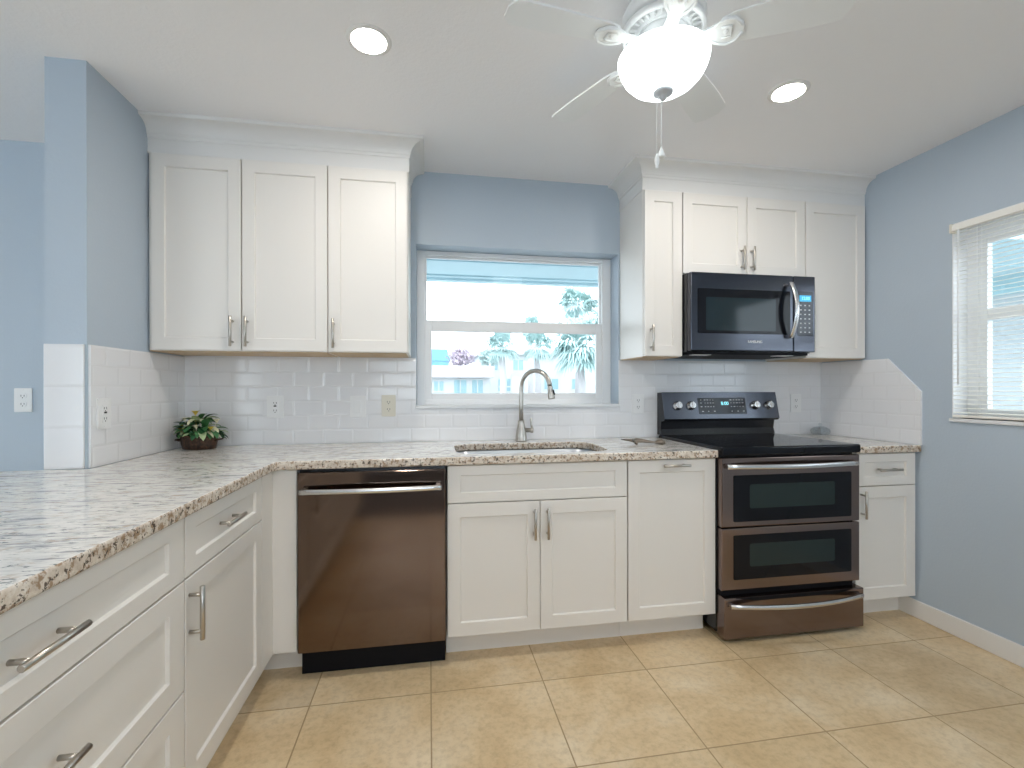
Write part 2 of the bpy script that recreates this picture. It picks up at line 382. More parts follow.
# ------------------------------------------------------------------ kitchen window
t = thing('window_1', 'white single hung kitchen window over the sink', 'window', (1.778, 0.14, WZ0), kind='structure')
bm = B()
for b in ((WX0, 1.229, .12, .19, WZ0, WZ1), (2.318, WX1, .12, .19, WZ0, WZ1), (1.229, 2.318, .12, .19, 1.990, WZ1), (1.229, 2.318, .12, .19, WZ0, 1.14)): add_box(bm, *b, 0.004)
obj('window_frame', bm, M_vinyl, t)
bm = B()
for b in ((1.229, 1.238, .150, .175, 1.56, 1.990), (2.310, 2.318, .150, .175, 1.56, 1.990), (1.238, 2.310, .150, .175, 1.56, 1.612), (1.238, 2.310, .150, .175, 1.980, 1.990)): add_box(bm, *b, 0.002)
s = obj('upper_sash', bm, M_vinyl, t); obj('pane', box(1.234, 2.314, .160, .164, 1.605, 1.985), M_glass, s)
bm = B()
for b in ((1.228, 1.267, .124, .150, 1.135, 1.606), (2.279, 2.319, .124, .150, 1.135, 1.606), (1.267, 2.279, .124, .150, 1.135, 1.176), (1.267, 2.279, .124, .150, 1.543, 1.606)): add_box(bm, *b, 0.004)
s = obj('lower_sash', bm, M_vinyl, t); obj('pane', box(1.263, 2.283, .135, .139, 1.17, 1.548), M_glass, s)
obj('sill', box(WX0 - 0.004, WX1 + 0.004, -0.022, 0.124, WZ0 - 0.012, WZ0 + 0.006, 0.003), M_marble, t)

# side window + blinds
t = thing('window_2', 'white framed side window behind the mini blinds', 'window', (3.86, (RY0 + RY1) / 2, RZ0), kind='structure')
bm = B()
X0, X1 = 3.862, 3.93
for b in ((X0, X1, RY1 - 0.055, RY1, RZ0, RZ1), (X0, X1, RY0, RY0 + 0.055, RZ0, RZ1), (X0, X1, RY0 + .055, RY1 - .055, 1.93, RZ1), (X0, X1, RY0 + .055, RY1 - .055, RZ0, 1.085)): add_box(bm, *b, 0.004)
add_box(bm, XR + .002, X0, RY1 - .005, RY1, RZ0, RZ1); add_box(bm, XR + .002, X0, RY0, RY0 + .005, RZ0, RZ1); add_box(bm, XR + .002, X0, RY0, RY1, RZ1 - .005, RZ1)
obj('window_frame', bm, M_vinyl, t)
bm = B()
for b in ((3.868, 3.90, RY1 - 0.085, RY1 - 0.05, 1.08, 1.94), (3.868, 3.90, RY0 + 0.05, RY0 + 0.085, 1.08, 1.94), (3.868, 3.90, RY0 + .085, RY1 - .085, 1.525, 1.582), (3.868, 3.90, RY0 + .085, RY1 - .085, 1.895, 1.94), (3.868, 3.90, RY0 + .085, RY1 - .085, 1.08, 1.10)): add_box(bm, *b, 0.003)
s = obj('sash', bm, M_vinyl, t)
obj('pane', box(3.882, 3.886, RY0 + .06, RY1 - .06, 1.09, 1.92), M_glass, s)
obj('sill', box(XR - 0.012, 3.87, RY0 - 0.01, RY1 + 0.006, RZ0 - 0.018, RZ0, 0.003), M_marble, t)

t = thing('mini_blind', 'cream mini blind hanging open in the side window', 'blind', (XR, (RY0 + RY1) / 2, RZ0))
bm = B(); add_box(bm, XR - 0.016, XR + 0.012, RY0 + 0.006, RY1 - 0.004, 1.966, 1.997, 0.003); obj('headrail', bm, M_blind, t)
obj('end_bracket', box(XR - 0.020, XR + 0.014, RY1 - 0.012, RY1 - 0.001, 1.958, 2.002, 0.003), M_beige, t)
obj('bottom_rail', box(XR - 0.014, XR + 0.010, RY0 + 0.01, RY1 - 0.012, 1.062, 1.074, 0.003), M_blind, t)
slat0 = None; NS = 43
for k in range(NS):
    z = 1.086 + k * (1.952 - 1.086) / (NS - 1)
    if slat0 is None:
        bm = B(); r0 = []; n = 6
        prof = [(-0.0125 + 0.025 * j / n, 0.0022 * (1 - (2 * j / n - 1) ** 2) + 0.0030 * (j / n - 0.5)) for j in range(n + 1)]
        poly = prof + [(u, v - 0.0007) for u, v in prof[::-1]]
        add_prism(bm, poly, lambda u, v, d: (XR - 0.002 + u, d, 1.086 + v), RY0 + 0.012, RY1 - 0.014)
        slat0 = obj('slat', bm, M_blind, t)
    else:
        c = slat0.copy(); COL.objects.link(c); c.parent = t; c.location = (0, 0, z - 1.086)
bm = B(); add_tube(bm, [(XR - 0.022, RY1 - 0.045, 1.965), (XR - 0.025, RY1 - 0.047, 1.22)], 0.0035, 8); obj('tilt_wand', bm, M_vinyl, t)
for y in (RY1 - 0.12, RY0 + 0.12):
    bm = B(); add_tube(bm, [(XR - 0.0155, y, 1.966), (XR - 0.0155, y, 1.07)], 0.0008, 5); add_tube(bm, [(XR + 0.0115, y, 1.966), (XR + 0.0115, y, 1.07)], 0.0008, 5); obj('ladder_cord', bm, M_vinyl, t)

# ------------------------------------------------------------------ cabinets
# local frame: (u along the run, v outward from wall, w up)
FB = lambda u, v, w: (u, -v, w)          # run on the back wall
FL = lambda u, v, w: (v, u, w)           # peninsula run, facing the room
def fbox(bm, fr, u0, u1, v0, v1, w0, w1, bev=0.0):
    p, q = fr(u0, v0, w0), fr(u1, v1, w1)
    add_box(bm, min(p[0], q[0]), max(p[0], q[0]), min(p[1], q[1]), max(p[1], q[1]), w0, w1, bev)
def shaker(fr, u0, u1, w0, w1, v, rail=0.055, top=None, th=0.019, rec=0.0085):
    """five piece door: stiles, rails, recessed flat panel with a small sloped inner edge; front face at v"""
    top = top or rail
    bm = B()
    g = bmesh.new()
    def ring(du, dw, dv): return [(u0 + du, w0 + dw, dv), (u1 - du, w0 + dw, dv), (u1 - du, w1 - dw, dv), (u0 + du, w1 - dw, dv)]
    e = 0.0016
    loops = [ring(0, 0, v - th), ring(0, 0, v - e), ring(e, e, v), ring(rail, top, v), ring(rail + 0.0015, top + 0.0015, v - 0.0015), ring(rail + 0.004, top + 0.004, v - rec + 0.001), ring(rail + 0.0045, top + 0.0045, v - rec)]
    L = [[bm.verts.new(fr(a, d, b)) for a, b, d in lp] for lp in loops]
    bm.faces.new(L[0][::-1])
    for i, (r0, r1) in enumerate(zip(L, L[1:])):
        for k in range(4): bm.faces.new((r0[k], r0[(k + 1) % 4], r1[(k + 1) % 4], r1[k]))
    bm.faces.new(L[-1]); g.free()
    return bm
def pull(fr, u, w, v, length, vertical, r=0.0063, stand=0.032):
    bm = B(); h = length / 2; s = length * 0.34
    P = (lambda a, d: fr(u, v + d, w + a)) if vertical else (lambda a, d: fr(u + a, v + d, w))
    add_tube(bm, [P(-h, stand), P(-h + .001, stand), P(h - .001, stand), P(h, stand)], [r * .8, r, r, r * .8], 14)
    for a in (-s, s): add_tube(bm, [P(a, -0.001), P(a, stand)], r * 0.8, 10)
    return bm
def cab(name, label, fr, u0, u1, depth, w0, w1, group, fronts, toe=None, bottom_wood=False, fill=(), hollow=False):
    """fronts: (kind, u0,u1,w0,w1, rail, top, handle or None); handle=(u,w,length,vertical)"""
    base = fr((u0 + u1) / 2, depth / 2, 0 if toe else w0)
    t = thing(name, label, 'cabinet', base, group)
    bm = B()
    if hollow:
        for q in ((u0, u0 + .018, .001, depth, w0, w1), (u1 - .018, u1, .001, depth, w0, w1), (u0, u1, .001, .012, w0, w1), (u0, u1, .001, depth, w0, w0 + .018), (u0, u1, depth - .010, depth, .66, w1)): fbox(bm, fr, *q, 0.001)
    else: fbox(bm, fr, u0, u1, 0.001, depth, w0, w1, 0.001)
    obj('body', bm, M_cab, t)
    if bottom_wood:
        bm = B(); fbox(bm, fr, u0 + 0.002, u1 - 0.012, 0.012, depth - 0.003, w0 - 0.0035, w0 - 0.0002); obj('underside', bm, M_wood, t)
    if toe:
        bm = B(); fbox(bm, fr, toe[0], toe[1], 0.30, toe[2], 0.0, w0 - 0.0005); obj('toe_kick', bm, M_cab, t)
    for f in fill:
        bm = B(); fbox(bm, fr, *f, 0.0015); obj('filler_strip', bm, M_cab, t)
    for kind, a, b, c, d, rail, top, h in fronts:
        o = obj(kind, shaker(fr, a, b, c, d, depth + 0.0195, rail, top), M_cab, t)
        if h: obj('handle', pull(fr, h[0], h[1], depth + 0.0195, h[2], h[3]), M_nickel, o)
    return t
DU = 0.3125
G = 'white upper cabinets'
cab('upper_cabinet', 'white two door wall cabinet in the corner above the plant', FB, 0.003, 0.7755, DU, 1.379, 2.345, G,
    [('door', 0.020, 0.393, 1.381, 2.268, .053, .056, (0.358, 1.468, 0.14, True)), ('door', 0.3985, 0.7735, 1.381, 2.268, .053, .056, (0.422, 1.468, 0.14, True))], bottom_wood=True)
cab('upper_cabinet', 'white single door wall cabinet next to the kitchen window, beside the corner cabinet', FB, 0.7765, 1.152, DU, 1.379, 2.345, G,
    [('door', 0.7785, 1.1465, 1.381, 2.268, .053, .056, (0.804, 1.466, 0.14, True))], bottom_wood=True)
cab('upper_cabinet', 'narrow white wall cabinet between the window and the microwave', FB, 2.386, 2.608, DU, 1.377, 2.345, G,
    [('door', 2.389, 2.6055, 1.379, 2.268, .053, .056, (2.422, 1.472, 0.14, True))], bottom_wood=True)
cab('upper_cabinet', 'short white two door wall cabinet directly above the microwave', FB, 2.609, 3.365, DU, 1.826, 2.345, G,
    [('door', 2.6115, 2.9945, 1.829, 2.268, .053, .056, (2.959, 1.921, 0.13, True)), ('door', 2.9985, 3.3625, 1.829, 2.268, .053, .056, (3.020, 1.921, 0.13, True))])
cab('upper_cabinet', 'white wall cabinet between the microwave and the blue side wall', FB, 3.366, XR - 0.001, DU, 1.377, 2.345, G,
    [('door', 3.3685, 3.762, 1.379, 2.268, .053, .056, None)], bottom_wood=True)
DB = 0.6105; VF = DB + 0.0195
G = 'white base cabinets'
cab('base_cabinet', 'white two door base cabinet with a false drawer front under the sink', FB, 1.327, 2.1605, DB, 0.115, 0.870, G,
    [('false_front', 1.330, 2.158, 0.7035, 0.866, .055, .042, None),
     ('door', 1.330, 1.7415, 0.118, 0.698, .055, .058, (1.7155, 0.601, 0.14, True)), ('door', 1.7445, 2.158, 0.118, 0.698, .055, .058, (1.7755, 0.601, 0.14, True))], toe=(1.327, 2.1605, 0.531), hollow=True)
cab('base_cabinet', 'white tall front pull out cabinet between the sink cabinet and range', FB, 2.1615, 2.611, DB, 0.115, 0.870, G,
    [('door', 2.1645, 2.6085, 0.118, 0.866, .055, .057, (2.395, 0.8415, 0.135, False))], toe=(2.1615, 2.603, 0.531))
cab('base_cabinet', 'narrow white base cabinet between the range and side wall', FB, 3.381, XR - 0.001, DB, 0.115, 0.870, G,
    [('drawer', 3.390, 3.755, 0.7035, 0.866, .055, .042, (3.574, 0.786, 0.135, False)), ('door', 3.390, 3.755, 0.118, 0.698, .055, .058, (3.424, 0.612, 0.14, True))], toe=(3.383, XR - 0.013, 0.531))
DL = 0.6; XF = DL + 0.0195
cab('base_cabinet', 'white three drawer base cabinet in the peninsula, nearest the camera', FL, -2.318, -1.342, DL, 0.115, 0.870, G,
    [('drawer', -2.315, -1.3445, 0.7035, 0.866, .072, .042, (-1.822, 0.784, 0.145, False)), ('drawer', -2.315, -1.3445, 0.414, 0.698, .072, .058, (-1.822, 0.563, 0.145, False)),
     ('drawer', -2.315, -1.3445, 0.118, 0.408, .072, .058, (-1.822, 0.28, 0.145, False))], toe=(-2.318, -1.342, 0.553))
cab('base_cabinet', 'white peninsula cabinet with one drawer over one door beside the inner corner', FL, -1.341, -0.758, DL, 0.115, 0.870, G,
    [('drawer', -1.3385, -0.7605, 0.7035, 0.866, .058, .042, (-1.078, 0.790, 0.135, False)), ('door', -1.3385, -0.7605, 0.118, 0.698, .058, .058, (-1.318, 0.602, 0.145, True))], toe=(-1.341, -0.758, 0.553))
t = cab('base_cabinet', 'plain white corner cabinet front between peninsula door and dishwasher', FB, 0.002, 0.713, 0.605, 0.115, 0.870, G, [], toe=(0.50, 0.715, 0.531))
bm = B(); add_box(bm, 0.59, XF, -0.757, -0.631, 0.116, 0.868, 0.0015); obj('filler_strip', bm, M_cab, t)
bm = B(); add_box(bm, 0.60, 0.712, -0.631, -0.606, 0.116, 0.868, 0.0015); obj('filler_strip', bm, M_cab, t)
bm = B(); add_box(bm, 0.45, 0.553, -0.757, -0.532, 0.0, 0.1145); obj('toe_kick', bm, M_cab, t)
cab('base_cabinet', 'white base cabinet at the camera end of the peninsula', FL, -3.28, -2.32, DL, 0.115, 0.870, G,
    [('door', -3.277, -2.323, 0.118, 0.866, .058, .058, None)], toe=(-3.28, -2.32, 0.553))

# ------------------------------------------------------------------ countertops
ZT, TH = 0.908, 0.036
def slab(name, lab, outer, hole, group):
    bm = B()
    def loop(pts):
        vs = [bm.verts.new((x, y, ZT)) for x, y in pts]
        return [bm.edges.new((vs[i], vs[(i + 1) % len(vs)])) for i in range(len(vs))]
    E = loop(outer) + (loop(hole) if hole else [])
    bmesh.ops.triangle_fill(bm, use_beauty=True, use_dissolve=False, edges=E)
    top = bm.faces[:]
    r = bmesh.ops.extrude_face_region(bm, geom=top)
    vs = [g for g in r['geom'] if isinstance(g, bmesh.types.BMVert)]
    bmesh.ops.translate(bm, verts=vs, vec=(0, 0, -TH))
    bm.normal_update()
    ed = [e for e in bm.edges if len(e.link_faces) == 2 and abs(e.link_faces[0].normal.dot(e.link_faces[1].normal)) < 0.3 and abs(e.verts[0].co.z - e.verts[1].co.z) < 1e-5]
    bmesh.ops.bevel(bm, geom=ed, offset=0.006, segments=3, affect='EDGES', profile=0.5)
    bm.normal_update()
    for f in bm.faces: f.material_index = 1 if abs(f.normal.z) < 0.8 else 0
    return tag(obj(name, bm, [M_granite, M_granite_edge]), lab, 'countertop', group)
rc = lambda cx, cy, r, a0, a1, n=6: [(cx + r * math.cos(math.radians(a0 + (a1 - a0) * k / n)), cy + r * math.sin(math.radians(a0 + (a1 - a0) * k / n))) for k in range(n + 1)]
outer = [(0.009, -0.009)] + [(0.009, SYE - 0.010), (-0.42, SYE - 0.010), (-0.42, -3.34), (0.638, -3.34)] + [(0.638, -0.690)] + rc(0.674, -0.690, 0.036, 180, 90, 5) + [(2.606, -0.654), (2.612, -0.648), (2.612, -0.009)]
hole = rrect(1.378, 2.112, -0.575, -0.172, 0.10, 8)
slab('countertop', 'long L shaped granite countertop with the sink cut into it', outer, hole, 'granite countertops')
slab('countertop', 'small granite countertop between the range and side wall', [(3.381, -0.009), (3.381, -0.650), (XR - 0.009, -0.650), (XR - 0.009, -0.009)], None, 'granite countertops')

# sink
bm = B()
def lp(pts, z): return [bm.verts.new((x, y, z)) for x, y in pts]
a = [lp(rrect(1.345, 2.145, -0.597, -0.142, 0.12, 8), ZT - TH - 0.001), lp(rrect(1.374, 2.116, -0.579, -0.168, 0.10, 8), ZT - TH - 0.001), lp(rrect(1.378, 2.112, -0.575, -0.172, 0.10, 8), ZT - TH - 0.004),
     lp(rrect(1.392, 2.098, -0.561, -0.186, 0.09, 8), 0.715), lp(rrect(1.43, 2.06, -0.495, -0.222, 0.07, 8), 0.685), lp(rrect(1.74, 1.80, -0.38, -0.32, 0.029, 8), 0.678)]
for r0, r1 in zip(a, a[1:]):
    for k in range(len(r0)):
        f = bm.faces.new((r0[k], r0[(k + 1) % len(r0)], r1[(k + 1) % len(r1)], r1[k])); f.smooth = True
t = thing('kitchen_sink', 'stainless steel undermount sink set into the granite countertop', 'sink', (1.745, -0.36, 0.66))
obj('basin', bm, M_sink, t)
bm = B(); add_lathe(bm, [(0.0, 0.676), (0.028, 0.676), (0.040, 0.681), (0.042, 0.679), (0.042, 0.66), (0.0, 0.66)], (1.77, -0.35, 0), 24, caps=False); obj('drain', bm, M_steel, t)

# faucet
FX, FY = 1.762, -0.085
t = thing('kitchen_faucet', 'brushed nickel gooseneck faucet standing behind the sink', 'faucet', (FX, FY, ZT))
bm = B(); add_lathe(bm, [(0.035, .9082), (0.035, .913), (0.033, .918), (0.0315, .940), (0.027, .970), (0.0215, .995), (0.0175, 1.012), (0.018, 1.016), (0.018, 1.022), (0.0135, 1.026)], (FX, FY, 0), 28); obj('body', bm, M_nickel, t)
d = Vector((0.132, -0.135, 0)); Rr = d.length / 2; dn = d.normalized(); c0 = Vector((FX, FY, 1.208)) + dn * Rr
pts = [(FX, FY, 1.02), (FX, FY, 1.10), (FX, FY, 1.18)] + [tuple(c0 + (-dn * math.cos(math.radians(a)) + Vector((0, 0, 1)) * math.sin(math.radians(a))) * Rr) for a in range(0, 177, 11)]
bm = B(); add_tube(bm, pts, 0.0125, 18); obj('spout', bm, M_nickel, t)
e = Vector(pts[-1]); dd = (Vector(pts[-1]) - Vector(pts[-2])).normalized()
bm = B(); add_tube(bm, [e - dd * .002, e + dd * .004, e + dd * .006, e + dd * .03, e + dd * .062, e + dd * .068], [.0135, .0145, .0140, .0165, .0195, .0185], 18); sh = obj('spray_head', bm, M_nickel, t)
bm = B(); add_tube(bm, [e + dd * .022 + Vector((.012, -.008, .004)), e + dd * .05 + Vector((.0155, -.010, .004))], .0055, 8); obj('button', bm, M_dark, sh)
bm = B(); hd = Vector((0.95, -0.3, 0)).normalized(); h0 = Vector((FX, FY, .970)); add_tube(bm, [h0 + hd * .015, h0 + hd * .052, h0 + hd * .054, h0 + hd * .066, h0 + hd * .070], [.0125, .0125, .0150, .0150, .012], 16)
k = obj('handle', bm, M_nickel, t)
h1 = h0 + hd * .060; bm = B(); add_tube(bm, [h1 + Vector((0, 0, .010)), h1 + Vector((-.002, 0, .03)), h1 + Vector((-.004, 0, .062)), h1 + Vector((-.0045, 0, .069))], [.0055, .0060, .0075, .0055], 12); obj('lever', bm, M_nickel, k)

# ------------------------------------------------------------------ dishwasher
t = thing('dishwasher', 'dark stainless dishwasher reflecting the tan floor', 'dishwasher', (1.02, -0.32, 0))
obj('body', box(0.718, 1.322, -0.61, -0.02, 0.10, 0.868), M_black, t)
dr = obj('door', box(0.720, 1.320, -0.652, -0.611, 0.117, 0.858, 0.004), M_bss, t)
def bowed(x0, x1, y, z, bow, hh, th, n=16, zsag=0.0):
    bm = B(); rings = []
    for k in range(n + 1):
        s = k / n; x = x0 + (x1 - x0) * s; o = bow * (1 - (2 * s - 1) ** 2)
        sec = [(y - o, z - hh), (y - o - th * .7, z - hh), (y - o - th, z - hh * .5), (y - o - th, z + hh * .5), (y - o - th * .7, z + hh), (y - o, z + hh)]
        rings.append([bm.verts.new((x, a, b - zsag * (1 - (2 * s - 1) ** 2))) for a, b in sec])
    for r0, r1 in zip(rings, rings[1:]):
        for k in range(6): bm.faces.new((r0[k], r0[(k + 1) % 6], r1[(k + 1) % 6], r1[k])).smooth = k in (1, 2, 3)
    bm.faces.new(rings[0]); bm.faces.new(rings[-1][::-1])
    for x in (x0 + 0.012, x1 - 0.012): add_box(bm, x - 0.010, x + 0.010, y - 0.008, y + 0.040, z - hh * .8, z + hh * .8, 0.002)
    return bm
obj('handle', bowed(0.736, 1.302, -0.686, 0.787, 0.020, 0.0105, 0.013), M_steel, dr)
obj('toe_panel', box(0.722, 1.320, -0.592, -0.575, 0.0, 0.115, 0.002), M_dark, t)

# ------------------------------------------------------------------ range
RX0, RX1 = 2.6155, 3.3775
t = thing('range_oven', 'dark stainless electric range with two oven doors and bottom drawer', 'range', ((RX0 + RX1) / 2, -0.35, 0))
bm = B(); add_box(bm, RX0, RX1, -0.625, -0.03, 0.03, 0.880, 0.003)
for x in (RX0 + .05, RX1 - .05):
    for y in (-.56, -.1): add_tube(bm, [(x, y, 0.0), (x, y, 0.032)], .016, 12)
obj('body', bm, M_black, t)
bm = B(); add_box(bm, RX0 - 0.001, RX1 + 0.001, -0.676, -0.035, 0.882, 0.924, 0.009, 3); ck = obj('cooktop', bm, M_glassblk, t)
for x, y, r in ((2.80, -.50, .115), (3.19, -.50, .09), (2.80, -.24, .08), (3.19, -.24, .10)):
    bm = B(); n = 40
    for rr in (r, r * .62):
        a = [bm.verts.new((x + (rr) * math.cos(2 * PI * k / n), y + rr * math.sin(2 * PI * k / n), .9244)) for k in range(n)]
        b = [bm.verts.new((x + (rr - .0015) * math.cos(2 * PI * k / n), y + (rr - .0015) * math.sin(2 * PI * k / n), .9244)) for k in range(n)]
        for k in range(n): bm.faces.new((a[k], a[(k + 1) % n], b[(k + 1) % n], b[k]))
    obj('burner_ring', bm, M_mesh, ck)
def oven_door(z0, z1, wz0, wz1, handle):
    D = -0.668
    bm = B(); add_box(bm, RX0 + .001, RX1 - .001, D, -0.627, z0, z1, 0.005, 3)
    d = obj('oven_door', bm, M_bss2, t)
    wx0, wx1 = 2.678, 3.327
    bm = B(); add_prism(bm, rrect(wx0, wx1, wz0, wz1, .006, 3), lambda u, v, q: (u, q, v), D - 0.0015, D + 0.001); w = obj('window', bm, M_glassblk, d)
    h = wz1 - wz0
    bm = B(); add_prism(bm, rrect(wx0 + .085, wx1 - .095, wz0 + h * .28, wz1 - h * .20, .01, 3), lambda u, v, q: (u, q, v), D - 0.0021, D - 0.0016); obj('screen', bm, M_mesh, w)
    if handle: obj('handle', bowed(RX0 + .020, RX1 - .026, -.676, .832, .042, .0115, .014), M_steel, d)
oven_door(0.541, 0.872, 0.566, 0.788, True)
oven_door(0.240, 0.535, 0.290, 0.502, False)
bm = B(); add_box(bm, RX0 + .001, RX1 - .001, -0.692, -0.627, 0.020, 0.214, 0.006, 3); dw = obj('drawer', bm, M_bss2, t)
obj('handle', bowed(RX0 + .022, RX1 - .022, -.700, .182, .050, .0105, .013), M_steel, dw)
bm = B(); add_prism(bm, [(RX0 + .06, .2135), (RX1 - .06, .2135), (RX1 - .16, .196), (RX0 + .16, .196)], lambda u, v, d: (u, d, v), -.6928, -.690); obj('grip_shade', bm, M_dark, dw)  # flat black strip painting the shade of a hand scoop
bm = B(); add_box(bm, RX0 + .004, RX1 - .03, -.655, -.627, 0.215, 0.239); obj('gap_shade', bm, M_dark, t)  # solid black block standing for the shade inside the gap
# backguard: slanted control panel on a set-back black riser
Y0, Y1 = -0.074, -0.112      # panel top / bottom (front face)
bm = B(); add_prism(bm, [(-.02, .925), (-.02, 1.178), (Y0, 1.180), (Y1, 1.022), (Y1 + .006, 1.012), (-.070, 1.006), (-.062, .96), (-.075, .925)], lambda u, v, d: (d, u, v), RX0 + 0.002, RX1 - 0.002)
bg_ = obj('backguard', bm, [M_black], t)
def onp(x, z, off=0.0): s = (z - 1.022) / (1.180 - 1.022); return (x, Y1 + (Y0 - Y1) * s - off, z)
bm = B(); add_prism(bm, [(RX0 + .001, 1.022), (RX1 - .001, 1.022), (RX1 - .001, 1.181), (RX0 + .001, 1.181)], lambda u, v, d: onp(u, v, d), 0.0, 0.0035, 0.001); pn = obj('control_panel', bm, M_mw, bg_)
bm = B(); add_prism(bm, rrect(2.842, 3.158, 1.050, 1.147, .004, 2), lambda u, v, d: onp(u, v, d), 0.0035, 0.0045); gl = obj('display_glass', bm, M_panel, bg_)
random.seed(3)
for row, z in enumerate((1.134, 1.116, 1.094, 1.066)):
    xs = [2.862, 2.888, 2.906, 2.924, 2.942] if row < 3 else [2.868, 2.905, 2.945]
    xs = xs + ([3.060, 3.080, 3.100, 3.118, 3.138] if row < 3 else [3.06, 3.10, 3.138])
    for x in xs:
        w = random.choice((.004, .006, .008)) * .7
        bm = B(); add_prism(bm, [(x - w, z - .0022), (x + w, z - .0022), (x + w, z + .0022), (x - w, z + .0022)], lambda u, v, d: onp(u, v, d), 0.0045, 0.0049)
        obj('button_mark', bm, M_glyph, bg_)
tilt = math.atan2(Y0 - Y1, 0.158)
def on_panel_matrix(x, z, off): return Matrix.Translation(onp(x, z, off)) @ Matrix.Rotation(PI / 2 - tilt, 4, 'X')
obj('digits', text_mesh('8:00', 0.030, on_panel_matrix(3.018, 1.112, 0.0048)), M_digit, bg_)
kn = None
for x in (2.706, 2.794, 3.219, 3.313):
    bm = B(); add_lathe(bm, [(.027, 0), (.027, .004), (.0235, .006), (.0215, .024), (.019, .0275)], (0, 0, 0), 28)
    add_box(bm, -.0045, .0045, -.021, .021, .024, .034, .002)
    bmesh.ops.transform(bm, matrix=on_panel_matrix(x, 1.100, 0.0035), verts=bm.verts[:])
    kn = obj('knob', bm, M_steel, bg_)

# ------------------------------------------------------------------ microwave
t = thing('microwave', 'dark stainless over the range microwave with curved steel handle', 'microwave', (2.987, -0.2, 1.388))
MX0, MX1 = 2.6115, 3.3625
obj('body', box(MX0, MX1, -0.366, -0.004, 1.400, 1.8225, 0.002), M_black, t)
dr = obj('door', box(MX0 + .001, 3.226, -0.405, -0.367, 1.404, 1.8215, 0.006, 3), M_mwd, t)
pn = obj('control_panel', box(3.2285, MX1 - .001, -0.405, -0.367, 1.404, 1.8215, 0.004, 3), M_mwd, t)
FY_ = lambda u, v, d: (u, -0.405 - d, v)
bm = B(); add_prism(bm, rrect(2.652, 3.205, 1.497, 1.735, .006, 3), FY_, -.001, .0012); w = obj('window', bm, M_glassblk, dr)
bm = B(); add_prism(bm, rrect(2.700, 3.115, 1.513, 1.690, .006, 3), FY_, .0012, .0018); obj('screen', bm, M_mwscreen, w)
bm = B(); n = 16; rings = []
for k in range(n + 1):
    s = k / n; z = 1.478 + (1.782 - 1.478) * s; o = .012 + .046 * (1 - (2 * s - 1) ** 2)
    rings.append([bm.verts.new((3.196 + a, -.405 - o - b, z)) for a, b in ((-.012, 0), (.012, 0), (.0135, .007), (.008, .013), (-.008, .013), (-.0135, .007))])
for r0, r1 in zip(rings, rings[1:]):
    for k in range(6): bm.faces.new((r0[k], r0[(k + 1) % 6], r1[(k + 1) % 6], r1[k])).smooth = True
bm.faces.new(rings[0]); bm.faces.new(rings[-1][::-1])
for z in (1.488, 1.772): add_box(bm, 3.187, 3.205, -.424, -.404, z - .009, z + .009, .002)
obj('handle', bm, M_steel, dr)
obj('lettering', text_mesh('SAMSUNG', 0.019, Matrix.Translation((2.990, -.4056, 1.455)) @ Matrix.Rotation(PI / 2, 4, 'X')), M_plate, dr)
bm = B(); add_prism(bm, rrect(3.250, 3.347, 1.492, 1.738, .004, 2), FY_, -.001, .0012); g = obj('keypad_glass', bm, M_panel, pn)
bm = B(); add_prism(bm, rrect(3.262, 3.335, 1.682, 1.716, .002, 2), FY_, .0012, .0017); obj('display', bm, M_led, pn)
obj('digits', text_mesh('12:00', 0.024, Matrix.Translation((3.300, -.4069, 1.699)) @ Matrix.Rotation(PI / 2, 4, 'X')), M_digit, pn)
bm = B()
for r_ in range(7):
    for c_ in range(3):
        x, z = 3.270 + c_ * .027, 1.660 - r_ * .0245; add_prism(bm, [(x - .005, z - .003), (x + .005, z - .003), (x + .005, z + .003), (x - .005, z + .003)], FY_, .0012, .0016)
obj('key_lettering', bm, M_glyph, pn)
bm = B(); add_box(bm, MX0 + .015, MX1 - .03, -.385, -.02, 1.386, 1.3995, .002); u_ = obj('vent_base', bm, M_dark, t)
for x in (2.70, 3.20): obj('work_light', box(x - .05, x + .05, -.375, -.32, 1.3835, 1.3862, .001), M_plate, u_)

